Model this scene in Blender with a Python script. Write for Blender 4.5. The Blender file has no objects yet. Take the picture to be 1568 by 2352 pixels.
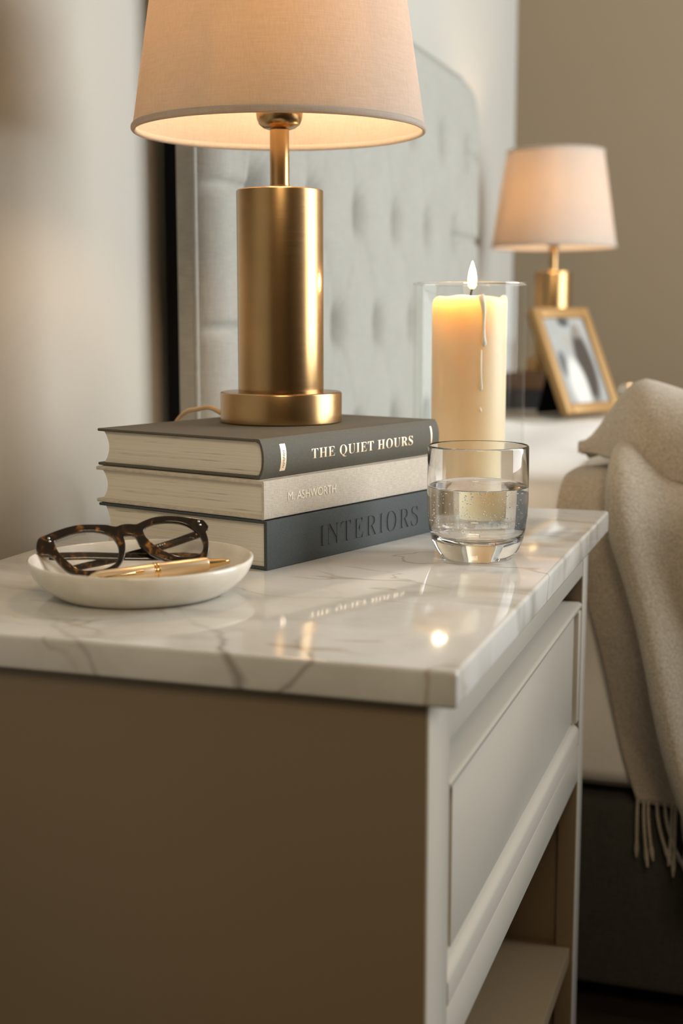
import bpy, bmesh, math, random
import numpy as np
from mathutils import Vector, Matrix

S = bpy.context.scene
COL = S.collection
R = math.radians
random.seed(7)

# ------------------------------------------------------------------ camera, world, light, exposure
PITCH, YAW = 8.279, 18.206          # looking slightly down, turned towards the headboard wall
cam = bpy.data.cameras.new('camera')
cam.sensor_fit = 'VERTICAL'; cam.sensor_height = 36.0
cam.lens = 3120.0 / 2352.0 * 36.0
cam.clip_start = 0.02
cam.dof.use_dof = True
cam.dof.focus_distance = 1.06
cam.dof.aperture_fstop = 5.0
cam_o = bpy.data.objects.new('camera', cam); COL.objects.link(cam_o)
cam_o.location = (0.5824, -0.6946, 0.79)
cam_o.rotation_euler = (R(90 - PITCH), 0, R(YAW))
S.camera = cam_o

w = bpy.data.worlds.new('world'); S.world = w; w.use_nodes = True
w.node_tree.nodes['Background'].inputs[0].default_value = (0.62, 0.72, 0.85, 1)
w.node_tree.nodes['Background'].inputs[1].default_value = 0.6


def area_light(name, loc, target, sx, sy, power, col):
    l = bpy.data.lights.new(name, 'AREA'); l.shape = 'RECTANGLE'; l.size = sx; l.size_y = sy
    l.energy = power; l.color = col
    o = bpy.data.objects.new(name, l); COL.objects.link(o); o.location = loc
    o.rotation_euler = (Vector(target) - Vector(loc)).to_track_quat('-Z', 'Y').to_euler()
    return o


# daylight coming in through the window of the right-hand wall
area_light('window_daylight', (2.34, 1.46, 1.50), (0.0, 1.46, 1.25), 1.74, 1.84, 90.0, (0.95, 0.98, 1.0))

# added warm fill, unseen and not a real lamp, high up behind the viewer
area_light('room_fill', (1.05, -1.70, 2.10), (0.1, 0.4, 0.65), 0.7, 0.7, 15.0, (1.0, 0.80, 0.55))

S.view_settings.view_transform = 'Standard'
S.view_settings.look = 'None'
S.view_settings.gamma = 1.0
S.view_settings.use_curve_mapping = False
S.view_settings.exposure = 0.0
S.cycles.use_denoising = True
S.cycles.max_bounces = 14
S.cycles.transmission_bounces = 14
S.cycles.transparent_max_bounces = 16
S.cycles.sample_clamp_indirect = 6.0


# ------------------------------------------------------------------ material helpers
def L(h):
    """sRGB 0-255 -> linear."""
    return tuple(((c / 255) / 12.92 if c / 255 <= 0.04045 else ((c / 255 + 0.055) / 1.055) ** 2.4) for c in h) + (1.0,)


class M:
    def __init__(s, name, col=(0.5, 0.5, 0.5), rough=0.5, metal=0.0, **kw):
        s.m = bpy.data.materials.new(name); s.m.use_nodes = True
        s.nt = s.m.node_tree; s.p = s.nt.nodes['Principled BSDF']
        s.p.inputs['Base Color'].default_value = tuple(col[:3]) + (1,)
        s.p.inputs['Roughness'].default_value = rough
        s.p.inputs['Metallic'].default_value = metal
        for k, v in kw.items():
            s.p.inputs[k.replace('_', ' ')].default_value = v
        s._co = None

    def n(s, t, **kw):
        nd = s.nt.nodes.new(t)
        for k, v in kw.items(): setattr(nd, k, v)
        return nd

    def link(s, a, b): s.nt.links.new(a, b)

    def co(s, scale=(1, 1, 1), rot=(0, 0, 0), loc=(0, 0, 0), src='Object'):
        if s._co is None: s._co = s.n('ShaderNodeTexCoord')
        mp = s.n('ShaderNodeMapping')
        mp.inputs['Scale'].default_value = scale; mp.inputs['Rotation'].default_value = rot
        mp.inputs['Location'].default_value = loc
        s.link(s._co.outputs[src], mp.inputs['Vector'])
        return mp.outputs[0]

    def noise(s, vec, scale=5, detail=4, rough=0.55, dist=0.0):
        nd = s.n('ShaderNodeTexNoise')
        nd.inputs['Scale'].default_value = scale; nd.inputs['Detail'].default_value = detail
        nd.inputs['Roughness'].default_value = rough; nd.inputs['Distortion'].default_value = dist
        s.link(vec, nd.inputs['Vector']); return nd.outputs['Fac']

    def ramp(s, fac, stops):
        nd = s.n('ShaderNodeValToRGB'); cr = nd.color_ramp
        while len(cr.elements) < len(stops): cr.elements.new(0.5)
        for e, (p, c) in zip(cr.elements, stops):
            e.position = p; e.color = tuple(c[:3]) + (1,) if hasattr(c, '__len__') else (c, c, c, 1)
        s.link(fac, nd.inputs[0]); return nd.outputs[0]

    def math(s, op, a, b=None):
        nd = s.n('ShaderNodeMath', operation=op)
        for i, v in enumerate((a, b)):
            if v is None: continue
            if isinstance(v, (int, float)): nd.inputs[i].default_value = v
            else: s.link(v, nd.inputs[i])
        return nd.outputs[0]

    def mix(s, fac, a, b, blend='MIX'):
        nd = s.n('ShaderNodeMix', data_type='RGBA', blend_type=blend)
        for i, v in ((0, fac), (6, a), (7, b)):
            if isinstance(v, (int, float)): nd.inputs[i].default_value = v
            elif isinstance(v, tuple): nd.inputs[i].default_value = tuple(v[:3]) + (1,)
            else: s.link(v, nd.inputs[i])
        return nd.outputs[2]

    def color(s, sock): s.link(sock, s.p.inputs['Base Color'])

    def bump(s, sock, strength=0.2, dist=0.001):
        b = s.n('ShaderNodeBump'); b.inputs['Strength'].default_value = strength
        b.inputs['Distance'].default_value = dist
        s.link(sock, b.inputs['Height']); s.link(b.outputs[0], s.p.inputs['Normal']); return b

    def weave(s, vx, vy):
        """crossed threads: two noises stretched along either thread direction."""
        return s.math('ADD', s.noise(vx, 1.0, 2), s.noise(vy, 1.0, 2))


def fabric(name, col, thread=1500, stretch=18, contrast=0.25, bump=0.35, dist=0.0006, axes='xyz', rough=0.9, big=0.0, **kw):
    m = M(name, col, rough, **kw)
    t, q = thread, thread / stretch
    if axes == 'yz': vx, vy = m.co((q, t, q)), m.co((q, q, t))
    elif axes == 'xz': vx, vy = m.co((t, q, q)), m.co((q, q, t))
    else: vx, vy = m.co((t, q, t)), m.co((q, t, q))
    f = m.weave(vx, vy)
    c = m.ramp(f, [(0.75, tuple(v * (1 - contrast) for v in col[:3])), (1.25, tuple(min(1, v * (1 + contrast)) for v in col[:3]))])
    nd = f
    rm = c.node; rm.color_ramp.elements[0].position = 0.35; rm.color_ramp.elements[1].position = 0.65
    m.nt.links.remove(rm.inputs[0].links[0]); m.link(m.math('MULTIPLY', f, 0.5), rm.inputs[0])
    if big:
        b = m.ramp(m.noise(m.co(), 9, 4), [(0.3, 1 - big), (0.7, 1 + big)])
        c = m.mix(1.0, c, b, 'MULTIPLY')
    m.color(c); m.bump(f, bump, dist)
    return m


# walls
m_wall = M('wall_paint', (0.43, 0.42, 0.375), 0.9); m_wall.bump(m_wall.noise(m_wall.co(), 220, 3), 0.06, 0.001)
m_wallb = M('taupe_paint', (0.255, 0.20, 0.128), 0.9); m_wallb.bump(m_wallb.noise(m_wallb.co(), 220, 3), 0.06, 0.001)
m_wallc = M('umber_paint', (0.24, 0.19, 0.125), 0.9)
m_ceil = M('ceiling_paint', (0.32, 0.25, 0.17), 0.95)
m_floor = M('dark_floor', (0.035, 0.025, 0.018), 0.45)
fv = m_floor.noise(m_floor.co((2, 22, 2)), 2.2, 5, 0.6, 0.4)
m_floor.color(m_floor.ramp(fv, [(0.3, (0.022, 0.015, 0.01)), (0.7, (0.055, 0.038, 0.026))]))
m_paint_shaded = M('shaded_greige_paint', (0.205, 0.150, 0.088), 0.45)  # nightstand greige, darkened to stand for shade on its sides and inside
m_white = M('window_paint', (0.7, 0.69, 0.66), 0.4)

# nightstand paint, marble
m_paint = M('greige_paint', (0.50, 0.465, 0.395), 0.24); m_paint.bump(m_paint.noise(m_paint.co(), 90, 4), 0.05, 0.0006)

m_marble = M('marble', (0.75, 0.72, 0.66), 0.075)
mb = m_marble
warp = mb.n('ShaderNodeTexNoise'); warp.inputs['Scale'].default_value = 5; warp.inputs['Detail'].default_value = 5
mb.link(mb.co((1, 1, 1)), warp.inputs['Vector'])
vadd = mb.n('ShaderNodeVectorMath', operation='MULTIPLY_ADD')
mb.link(warp.outputs['Color'], vadd.inputs[0]); vadd.inputs[1].default_value = (0.10, 0.10, 0.10)
mb.link(mb.co((1, 1, 1)), vadd.inputs[2])


def vein(rot, scale, lo, hi, detail=3):
    mp = mb.n('ShaderNodeMapping'); mp.inputs['Rotation'].default_value = rot; mp.inputs['Scale'].default_value = scale
    mb.link(vadd.outputs[0], mp.inputs['Vector'])
    f = mb.noise(mp.outputs[0], 1.0, detail, 0.5, 0.3)
    d = mb.math('ABSOLUTE', mb.math('SUBTRACT', f, 0.5))
    r = mb.n('ShaderNodeMapRange'); r.inputs[1].default_value = lo; r.inputs[2].default_value = hi
    r.inputs[3].default_value = 1; r.inputs[4].default_value = 0
    mb.link(d, r.inputs[0]); return r.outputs[0]


base = mb.ramp(mb.noise(vadd.outputs[0], 7, 5, 0.6, 0.4), [(0.25, (0.52, 0.50, 0.45)), (0.5, (0.67, 0.655, 0.61)), (0.75, (0.73, 0.72, 0.68))])
v1 = vein((0, 0, R(-12)), (2.6, 8.5, 5.0), 0.0, 0.085)
v2 = vein((0.2, 0.1, R(8)), (4.5, 13.0, 7.0), 0.0, 0.012)
msk = mb.ramp(mb.noise(mb.co(), 5.5, 2), [(0.42, 0.0), (0.62, 1.0)])
c = mb.mix(mb.math('MULTIPLY', v1, mb.math('MULTIPLY', msk, 0.85)), base, (0.34, 0.325, 0.27))
msk2 = mb.ramp(mb.noise(mb.co(loc=(3, 1, 2)), 6.5, 2), [(0.45, 0.0), (0.6, 1.0)])
c = mb.mix(mb.math('MULTIPLY', v2, mb.math('MULTIPLY', msk2, 0.65)), c, (0.36, 0.27, 0.17))
# two dark veins that cut through the slab and surface on its near edge
sx_ = mb.n('ShaderNodeSeparateXYZ'); mb.link(vadd.outputs[0], sx_.inputs[0])
for px_, ky, kz, wd, amt in ((0.366, 0.55, 0.75, 0.0042, 0.62), (0.396, 0.35, -0.9, 0.0032, 0.55), (0.285, 0.8, 0.9, 0.004, 0.35)):
    dd_ = mb.math('ABSOLUTE', mb.math('SUBTRACT', mb.math('ADD', sx_.outputs[0], mb.math('ADD', mb.math('MULTIPLY', sx_.outputs[1], ky), mb.math('MULTIPLY', mb.math('SUBTRACT', sx_.outputs[2], 0.64), kz))), px_))
    rr_ = mb.n('ShaderNodeMapRange'); rr_.inputs[1].default_value = 0.0; rr_.inputs[2].default_value = wd
    rr_.inputs[3].default_value = 1; rr_.inputs[4].default_value = 0; mb.link(dd_, rr_.inputs[0])
    edge_ = mb.n('ShaderNodeMapRange'); edge_.inputs[1].default_value = 0.05; edge_.inputs[2].default_value = 0.13
    edge_.inputs[3].default_value = 1; edge_.inputs[4].default_value = 0.12; mb.link(sx_.outputs[1], edge_.inputs[0])
    c = mb.mix(mb.math('MULTIPLY', mb.math('MULTIPLY', rr_.outputs[0], edge_.outputs[0]), amt), c, (0.13, 0.095, 0.06))
mb.color(c); mb.p.inputs['Specular IOR Level'].default_value = 0.42

# brass
def brass(name, col, rough, aniso=0.7):
    m = M(name, col, rough, 1.0, Anisotropic=aniso)
    tg = m.n('ShaderNodeTangent', direction_type='RADIAL', axis='Z'); m.link(tg.outputs[0], m.p.inputs['Tangent'])
    f = m.noise(m.co((30, 30, 1600)), 1.0, 3)
    rr = m.ramp(f, [(0.3, rough - 0.02), (0.7, rough + 0.02)]); m.link(rr, m.p.inputs['Roughness'])
    f2 = m.noise(m.co((14, 14, 30)), 1.0, 4)
    m.color(m.mix(f2, tuple(v * 0.82 for v in col), tuple(v * 1.12 for v in col)))
    return m


m_brass = brass('brushed_brass', (0.44, 0.275, 0.122), 0.24, 0.5)
m_gold = M('polished_gold', (0.90, 0.62, 0.30), 0.16, 1.0)
m_pengold = M('satin_gold', (0.85, 0.64, 0.40), 0.36, 0.85)
m_foil = M('gold_foil', (0.98, 0.76, 0.52), 0.34, 0.75)
m_foil.bump(m_foil.noise(m_foil.co(), 2500, 2), 0.35, 0.0004)
m_chrome = M('hinge_metal', (0.85, 0.72, 0.5), 0.2, 1.0)
m_silver = M('silver', (0.72, 0.72, 0.68), 0.25, 1.0)
m_bulb = M('lit_bulb', (1, 0.9, 0.7), 0.4)
m_bulb.p.inputs['Emission Color'].default_value = (1.0, 0.66, 0.40, 1)
m_bulb.p.inputs['Emission Strength'].default_value = 52.0

# lampshade cloth: lets the bulb's light through
m_shade = M('linen_shade', (0.80, 0.75, 0.67), 0.95)
ss = m_shade
gx = ss.co((900, 900, 60)); gz = ss.co((60, 60, 1300))
wv = ss.weave(gx, gz)
sc_col = ss.ramp(ss.math('MULTIPLY', wv, 0.5), [(0.35, (0.50, 0.48, 0.435)), (0.65, (0.62, 0.605, 0.565))])
ss.color(sc_col); bmp = ss.bump(wv, 0.25, 0.0005)
tr = ss.n('ShaderNodeBsdfTranslucent'); tr.inputs[0].default_value = (0.80, 0.64, 0.43, 1)
mx = ss.n('ShaderNodeMixShader'); mx.inputs[0].default_value = 0.37
out = ss.nt.nodes['Material Output']
ss.link(ss.p.outputs[0], mx.inputs[1]); ss.link(tr.outputs[0], mx.inputs[2]); ss.link(mx.outputs[0], out.inputs[0])

# headboard, bed, throw
m_head = fabric('headboard_linen', (0.32, 0.318, 0.285), 900, 14, 0.10, 0.25, 0.0008, 'yz', 0.9, 0.04)
m_button = fabric('button_linen', (0.24, 0.235, 0.21), 900, 14, 0.10, 0.25, 0.0008, 'yz', 0.9)
m_bedbase = fabric('dark_upholstery', (0.055, 0.051, 0.040), 900, 12, 0.25, 0.3, 0.0008, 'xz', 0.95)
m_sheet = fabric('white_cotton', (0.88, 0.86, 0.82), 1800, 10, 0.03, 0.1, 0.0003, 'xyz', 0.9)
m_throw = M('wool_throw', (0.30, 0.25, 0.185), 1.0, Sheen_Weight=0.25, Sheen_Roughness=0.5)
tf = m_throw.noise(m_throw.co(), 420, 5, 0.7)
tb = m_throw.noise(m_throw.co(), 60, 4, 0.6)
tcol = m_throw.ramp(tf, [(0.32, (0.29, 0.245, 0.18)), (0.68, (0.74, 0.65, 0.52))])
m_throw.color(m_throw.mix(m_throw.math('MULTIPLY', tb, 0.5), tcol, (0.52, 0.45, 0.35)))
m_throw.bump(m_throw.math('ADD', tf, tb), 0.6, 0.003)
m_black = M('matte_black', (0.006, 0.006, 0.006), 1.0, Specular_IOR_Level=0.1)

# books
m_c1 = fabric('charcoal_cloth', (0.058, 0.068, 0.068), 2200, 4, 0.30, 0.45, 0.0004, 'yz', 0.75)
m_c2 = fabric('oatmeal_linen', (0.60, 0.535, 0.44), 1700, 10, 0.16, 0.5, 0.0006, 'yz', 0.9)
m_c3 = fabric('taupe_cloth', (0.105, 0.095, 0.069), 2200, 4, 0.16, 0.4, 0.0004, 'yz', 0.7)
m_page = M('page_edges', (0.55, 0.50, 0.41), 0.85)
pf = m_page.noise(m_page.co((3, 3, 900)), 1.0, 4, 0.6)
pw = m_page.noise(m_page.co((9, 9, 260)), 1.0, 3, 0.6)
pc = m_page.mix(m_page.ramp(pw, [(0.34, 1.0), (0.41, 0.0)]), m_page.ramp(pf, [(0.3, (0.72, 0.65, 0.53)), (0.7, (0.86, 0.79, 0.67))]), (0.52, 0.455, 0.35))
m_page.color(pc); m_page.bump(pf, 0.5, 0.0006)
m_deboss = fabric('stamped_cloth', (0.026, 0.030, 0.030), 2200, 4, 0.2, 0.3, 0.0004, 'yz', 0.6)
m_emboss = fabric('raised_linen', (0.92, 0.86, 0.76), 1500, 10, 0.05, 0.3, 0.0005, 'yz', 0.8)
m_farbook = M('black_bookcloth', (0.015, 0.014, 0.013), 0.7)
m_leather = M('brown_leather', (0.16, 0.085, 0.04), 0.5)

# glass, water, wax, ceramic, tortoiseshell
def glass(name, ior=1.47, col=(1, 1, 1), rough=0.0):
    m = M(name, col, rough); m.p.inputs['Transmission Weight'].default_value = 1.0; m.p.inputs['IOR'].default_value = ior
    return m


m_glass = glass('clear_glass', 1.46, (1, 1, 1))
def thin_glass(m, f0, tint, gz=0.5, pw_=5.0):
    """clear thin glass: straight-through plus a mirror share that grows towards grazing angles (Schlick)."""
    lw_ = m.n('ShaderNodeLayerWeight'); lw_.inputs['Blend'].default_value = 0.5
    f_ = m.math('ADD', m.math('MULTIPLY', m.math('POWER', lw_.outputs['Facing'], pw_), gz), f0)
    t_ = m.n('ShaderNodeBsdfTransparent'); t_.inputs[0].default_value = tint
    g_ = m.n('ShaderNodeBsdfGlossy'); g_.inputs['Roughness'].default_value = 0.0
    x_ = m.n('ShaderNodeMixShader')
    m.link(f_, x_.inputs[0]); m.link(t_.outputs[0], x_.inputs[1]); m.link(g_.outputs[0], x_.inputs[2])
    m.link(x_.outputs[0], m.nt.nodes['Material Output'].inputs[0])


m_vase = M('vase_glass', (1, 1, 1), 0.0); thin_glass(m_vase, 0.016, (0.985, 0.99, 0.985, 1), 0.55, 13.0)
m_water = glass('water', 1.333, (1, 1, 1))
m_bub = M('air_bubble', (1.0, 1.0, 0.98), 0.2, 0.6)
m_lens = M('spectacle_lens', (1, 1, 1), 0.0)
thin_glass(m_lens, 0.06, (0.97, 0.97, 0.97, 1))

m_wax = M('candle_wax', (0.83, 0.685, 0.48), 0.42)
m_wax.p.inputs['Subsurface Weight'].default_value = 1.0
m_wax.p.inputs['Subsurface Radius'].default_value = (1.0, 0.68, 0.38)
m_wax.p.inputs['Subsurface Scale'].default_value = 0.065
m_drip = M('wax_run', (0.95, 0.86, 0.72), 0.35)
m_wick = M('charred_wick', (0.01, 0.008, 0.006), 0.9)
m_flame = M('flame', (1, 0.8, 0.4), 0.5)
fz = m_flame.n('ShaderNodeSeparateXYZ'); m_flame.link(m_flame.co(), fz.inputs[0])
fr = m_flame.ramp(m_flame.math('MULTIPLY', fz.outputs[2], 1 / 0.028), [(0.0, (1.0, 0.42, 0.10)), (0.3, (1.0, 0.68, 0.30)), (0.6, (1.0, 0.86, 0.60)), (1.0, (1.0, 0.70, 0.32))])
m_flame.link(fr, m_flame.p.inputs['Emission Color']); m_flame.p.inputs['Emission Strength'].default_value = 9.0
m_ceram = M('cream_glaze', (0.66, 0.61, 0.51), 0.13)
cf = m_ceram.noise(m_ceram.co(), 45, 4, 0.6)
m_ceram.color(m_ceram.ramp(cf, [(0.3, (0.72, 0.66, 0.55)), (0.7, (0.84, 0.79, 0.69))])); m_ceram.bump(m_ceram.noise(m_ceram.co(), 70, 2), 0.06, 0.002)

m_tort = M('tortoiseshell', (0.05, 0.025, 0.01), 0.10)
tn = m_tort.noise(m_tort.co(), 120, 3, 0.55, 0.6)
m_tort.color(m_tort.ramp(tn, [(0.46, (0.008, 0.005, 0.003)), (0.57, (0.028, 0.013, 0.005)), (0.64, (0.16, 0.065, 0.015)), (0.76, (0.42, 0.19, 0.04))]))
m_tort.p.inputs['Coat Weight'].default_value = 0.6; m_tort.p.inputs['Coat Roughness'].default_value = 0.03
m_giltwood = M('gilt_wood', (0.40, 0.235, 0.085), 0.42, 0.35)
m_cord = M('lamp_cord_cover', (0.55, 0.36, 0.18), 0.5)

# photograph in the far frame: soft grey print
m_photo = M('photo_print', (0.5, 0.5, 0.5), 0.3)
mpn = m_photo
px = mpn.n('ShaderNodeSeparateXYZ'); mpn.link(mpn.co(), px.inputs[0])


def blob(cx, cz, rx, rz):
    a = mpn.math('DIVIDE', mpn.math('SUBTRACT', px.outputs[0], cx), rx)
    b = mpn.math('DIVIDE', mpn.math('SUBTRACT', px.outputs[2], cz), rz)
    d = mpn.math('ADD', mpn.math('MULTIPLY', a, a), mpn.math('MULTIPLY', b, b))
    return mpn.ramp(d, [(0.5, 1.0), (1.0, 0.0)])


pc = mpn.mix(mpn.noise(mpn.co(), 22, 3), (0.30, 0.31, 0.30), (0.40, 0.41, 0.39))
pc = mpn.mix(blob(0.028, 0.095, 0.030, 0.085), pc, (0.055, 0.045, 0.038))
pc = mpn.mix(blob(0.030, 0.165, 0.014, 0.017), pc, (0.22, 0.20, 0.17))
pc = mpn.mix(blob(0.000, 0.185, 0.02, 0.012), pc, (0.07, 0.08, 0.085))
pc = mpn.mix(blob(-0.040, 0.10, 0.014, 0.03), pc, (0.12, 0.13, 0.13))
pc = mpn.mix(blob(-0.006, 0.145, 0.012, 0.016), pc, (0.35, 0.33, 0.29))
pc = mpn.mix(blob(-0.012, 0.055, 0.030, 0.065), pc, (0.62, 0.62, 0.59))
mpn.color(pc)


# ------------------------------------------------------------------ geometry helpers
class G:
    """collects one mesh."""
    def __init__(s): s.v, s.f = [], []

    def add(s, v, f):
        k = len(s.v); s.v += [tuple(p) for p in v]; s.f += [tuple(i + k for i in q) for q in f]; return s

    def box(s, x0, x1, y0, y1, z0, z1):
        v = [(x, y, z) for z in (z0, z1) for y in (y0, y1) for x in (x0, x1)]
        return s.add(v, [(0, 2, 3, 1), (4, 5, 7, 6), (0, 1, 5, 4), (2, 6, 7, 3), (0, 4, 6, 2), (1, 3, 7, 5)])

    def lathe(s, prof, n=64, c=(0, 0)):
        """prof: (r, z) from axis or open; closes on the axis where r == 0."""
        v, f, ring = [], [], []
        for r, z in prof:
            if r <= 1e-7: ring.append([len(v)]); v.append((c[0], c[1], z))
            else:
                ring.append(list(range(len(v), len(v) + n)))
                v += [(c[0] + r * math.cos(2 * math.pi * k / n), c[1] + r * math.sin(2 * math.pi * k / n), z) for k in range(n)]
        for a, b in zip(ring, ring[1:]):
            for k in range(n):
                k2 = (k + 1) % n
                if len(a) == 1 and len(b) == 1: continue
                if len(a) == 1: f.append((a[0], b[k2], b[k]))
                elif len(b) == 1: f.append((a[k], a[k2], b[0]))
                else: f.append((a[k], a[k2], b[k2], b[k]))
        return s.add(v, f)

    def prism(s, poly, a0, a1, axis='y'):
        """poly in the plane across axis, extruded a0..a1."""
        mk = {'y': lambda p, a: (p[0], a, p[1]), 'x': lambda p, a: (a, p[0], p[1]), 'z': lambda p, a: (p[0], p[1], a)}[axis]
        n = len(poly)
        v = [mk(p, a0) for p in poly] + [mk(p, a1) for p in poly]
        f = [tuple(range(n))[::-1], tuple(range(n, 2 * n))] + [(i, (i + 1) % n, n + (i + 1) % n, n + i) for i in range(n)]
        return s.add(v, f)

    def tube(s, pts, rad, n=10, flat=None):
        """pts list of 3-vectors; rad number or list; flat=(w,h) makes a rounded bar."""
        P = [Vector(p) for p in pts]; m = len(P)
        rad = rad if hasattr(rad, '__len__') else [rad] * m
        T = [(P[min(i + 1, m - 1)] - P[max(i - 1, 0)]).normalized() for i in range(m)]
        up = Vector((0, 0, 1)) if abs(T[0].z) < 0.9 else Vector((1, 0, 0))
        v, f = [], []
        for i in range(m):
            sd = T[i].cross(up).normalized(); u2 = sd.cross(T[i]).normalized()
            for k in range(n):
                a = 2 * math.pi * k / n
                v.append(P[i] + (sd * math.cos(a) + u2 * math.sin(a)) * rad[i])
        for i in range(m - 1):
            for k in range(n):
                k2 = (k + 1) % n
                f.append((i * n + k, i * n + k2, (i + 1) * n + k2, (i + 1) * n + k))
        f += [tuple(range(n))[::-1], tuple((m - 1) * n + k for k in range(n))]
        return s.add(v, f)

    def grid(s, fn, nu, nv):
        v = [fn(i / (nu - 1), j / (nv - 1)) for j in range(nv) for i in range(nu)]
        f = [(j * nu + i, j * nu + i + 1, (j + 1) * nu + i + 1, (j + 1) * nu + i) for j in range(nv - 1) for i in range(nu - 1)]
        return s.add(v, f)

    def build(s, name, mat, parent=None, smooth=40, bevel=0, seg=2, fix=True, mods=()):
        me = bpy.data.meshes.new(name); me.from_pydata(s.v, [], s.f); me.update()
        if fix or bevel:
            bm = bmesh.new(); bm.from_mesh(me)
            bmesh.ops.remove_doubles(bm, verts=bm.verts, dist=1e-7)
            bmesh.ops.recalc_face_normals(bm, faces=bm.faces)
            if bevel:
                eds = [e for e in bm.edges if len(e.link_faces) == 2 and e.calc_face_angle(0) > R(35)]
                bmesh.ops.bevel(bm, geom=eds, offset=bevel, segments=seg, profile=0.5, affect='EDGES', clamp_overlap=True)
            bm.to_mesh(me); bm.free()
        return finish(me, name, mat, parent, smooth, mods)


def finish(me, name, mat, parent=None, smooth=40, mods=()):
    if smooth:
        me.shade_smooth()
        if smooth < 180: me.set_sharp_from_angle(angle=R(smooth))
    me.materials.append(mat.m if isinstance(mat, M) else mat)
    o = bpy.data.objects.new(name, me); COL.objects.link(o)
    if parent is not None: o.parent = parent
    for t, kw in mods:
        md = o.modifiers.new(t.lower(), t)
        for k, v in kw.items(): setattr(md, k, v)
    return o


def thing(name, label, cat, loc=(0, 0, 0), rz=0.0, group=None):
    o = bpy.data.objects.new(name, None); COL.objects.link(o); o.empty_display_size = 0.05
    o.location = loc; o.rotation_euler = (0, 0, rz)
    return tag(o, label, cat, group)


def tag(o, label, cat, group=None):
    o['label'] = label; o['category'] = cat
    if group: o['group'] = group
    return o


def struct(o):
    o['kind'] = 'structure'; return o


def smoothstep(a, b, x):
    t = min(1, max(0, (x - a) / (b - a))); return t * t * (3 - 2 * t)


def text_mesh(body, width, height, extrude=0.0, offset=0.0, bevel=0.0, spacing=1.0):
    """letters as a mesh in x (reading), y (up), fitted into width x height, front at +z."""
    cu = bpy.data.curves.new('letters', 'FONT'); cu.body = body; cu.size = 1.0
    cu.space_character = spacing; cu.offset = offset; cu.extrude = 0.5; cu.bevel_depth = bevel; cu.resolution_u = 5
    o = bpy.data.objects.new('letters', cu); COL.objects.link(o)
    bpy.context.view_layer.update()
    me = bpy.data.meshes.new_from_object(o.evaluated_get(bpy.context.evaluated_depsgraph_get()))
    bpy.data.objects.remove(o); bpy.data.curves.remove(cu)
    co = np.array([v.co[:] for v in me.vertices]); lo, hi = co.min(0), co.max(0)
    for v in me.vertices:
        v.co.x = (v.co.x - lo[0]) / (hi[0] - lo[0]) * width
        v.co.y = (v.co.y - lo[1]) / (hi[1] - lo[1]) * height
        v.co.z = (v.co.z - lo[2]) / (hi[2] - lo[2]) * extrude
    return me


def serif(t):
    return ''.join(chr(0x1D400 + ord(ch) - 65) if 'A' <= ch <= 'Z' else ch for ch in t)


# ------------------------------------------------------------------ the room
WX, BY, RX, FY, CZ = -0.07, 2.62, 2.40, -2.0, 2.75
struct(G().box(WX - 0.1, WX, FY, BY + 0.1, 0, CZ).build('wall_left', m_wall, smooth=0))
struct(G().box(WX, RX, BY, BY + 0.1, 0, CZ).build('wall_back', m_wallb, smooth=0))
struct(G().box(WX, RX, FY - 0.1, FY, 0, CZ).build('wall_front', m_wallc, smooth=0))
WY0, WY1, WZ0, WZ1 = 0.56, 2.38, 0.54, 2.46
g = G()
g.box(RX, RX + 0.14, FY, WY0, 0, CZ).box(RX, RX + 0.14, WY1, BY + 0.1, 0, CZ)
g.box(RX, RX + 0.14, WY0, WY1, 0, WZ0).box(RX, RX + 0.14, WY0, WY1, WZ1, CZ)
struct(g.build('wall_right', m_wallc, smooth=0))
struct(G().box(WX - 0.1, RX + 0.14, FY - 0.1, BY + 0.1, -0.06, 0).build('floor', m_floor, smooth=0))
struct(G().box(WX - 0.1, RX + 0.14, FY - 0.1, BY + 0.1, CZ, CZ + 0.06).build('ceiling', m_ceil, smooth=0))
g = G()
for a, b in ((WY0, WY0 + 0.05), (WY1 - 0.05, WY1), ((WY0 + WY1) / 2 - 0.02, (WY0 + WY1) / 2 + 0.02)):
    g.box(RX + 0.05, RX + 0.11, a, b, WZ0, WZ1)
for a, b in ((WZ0, WZ0 + 0.05), (WZ1 - 0.05, WZ1)):
    g.box(RX + 0.05, RX + 0.11, WY0, WY1, a, b)
win = struct(g.build('window_1', m_white, bevel=0.003))

# ------------------------------------------------------------------ nightstand (back edge x=0, drawers face +x)
NZ = 0.600


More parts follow.
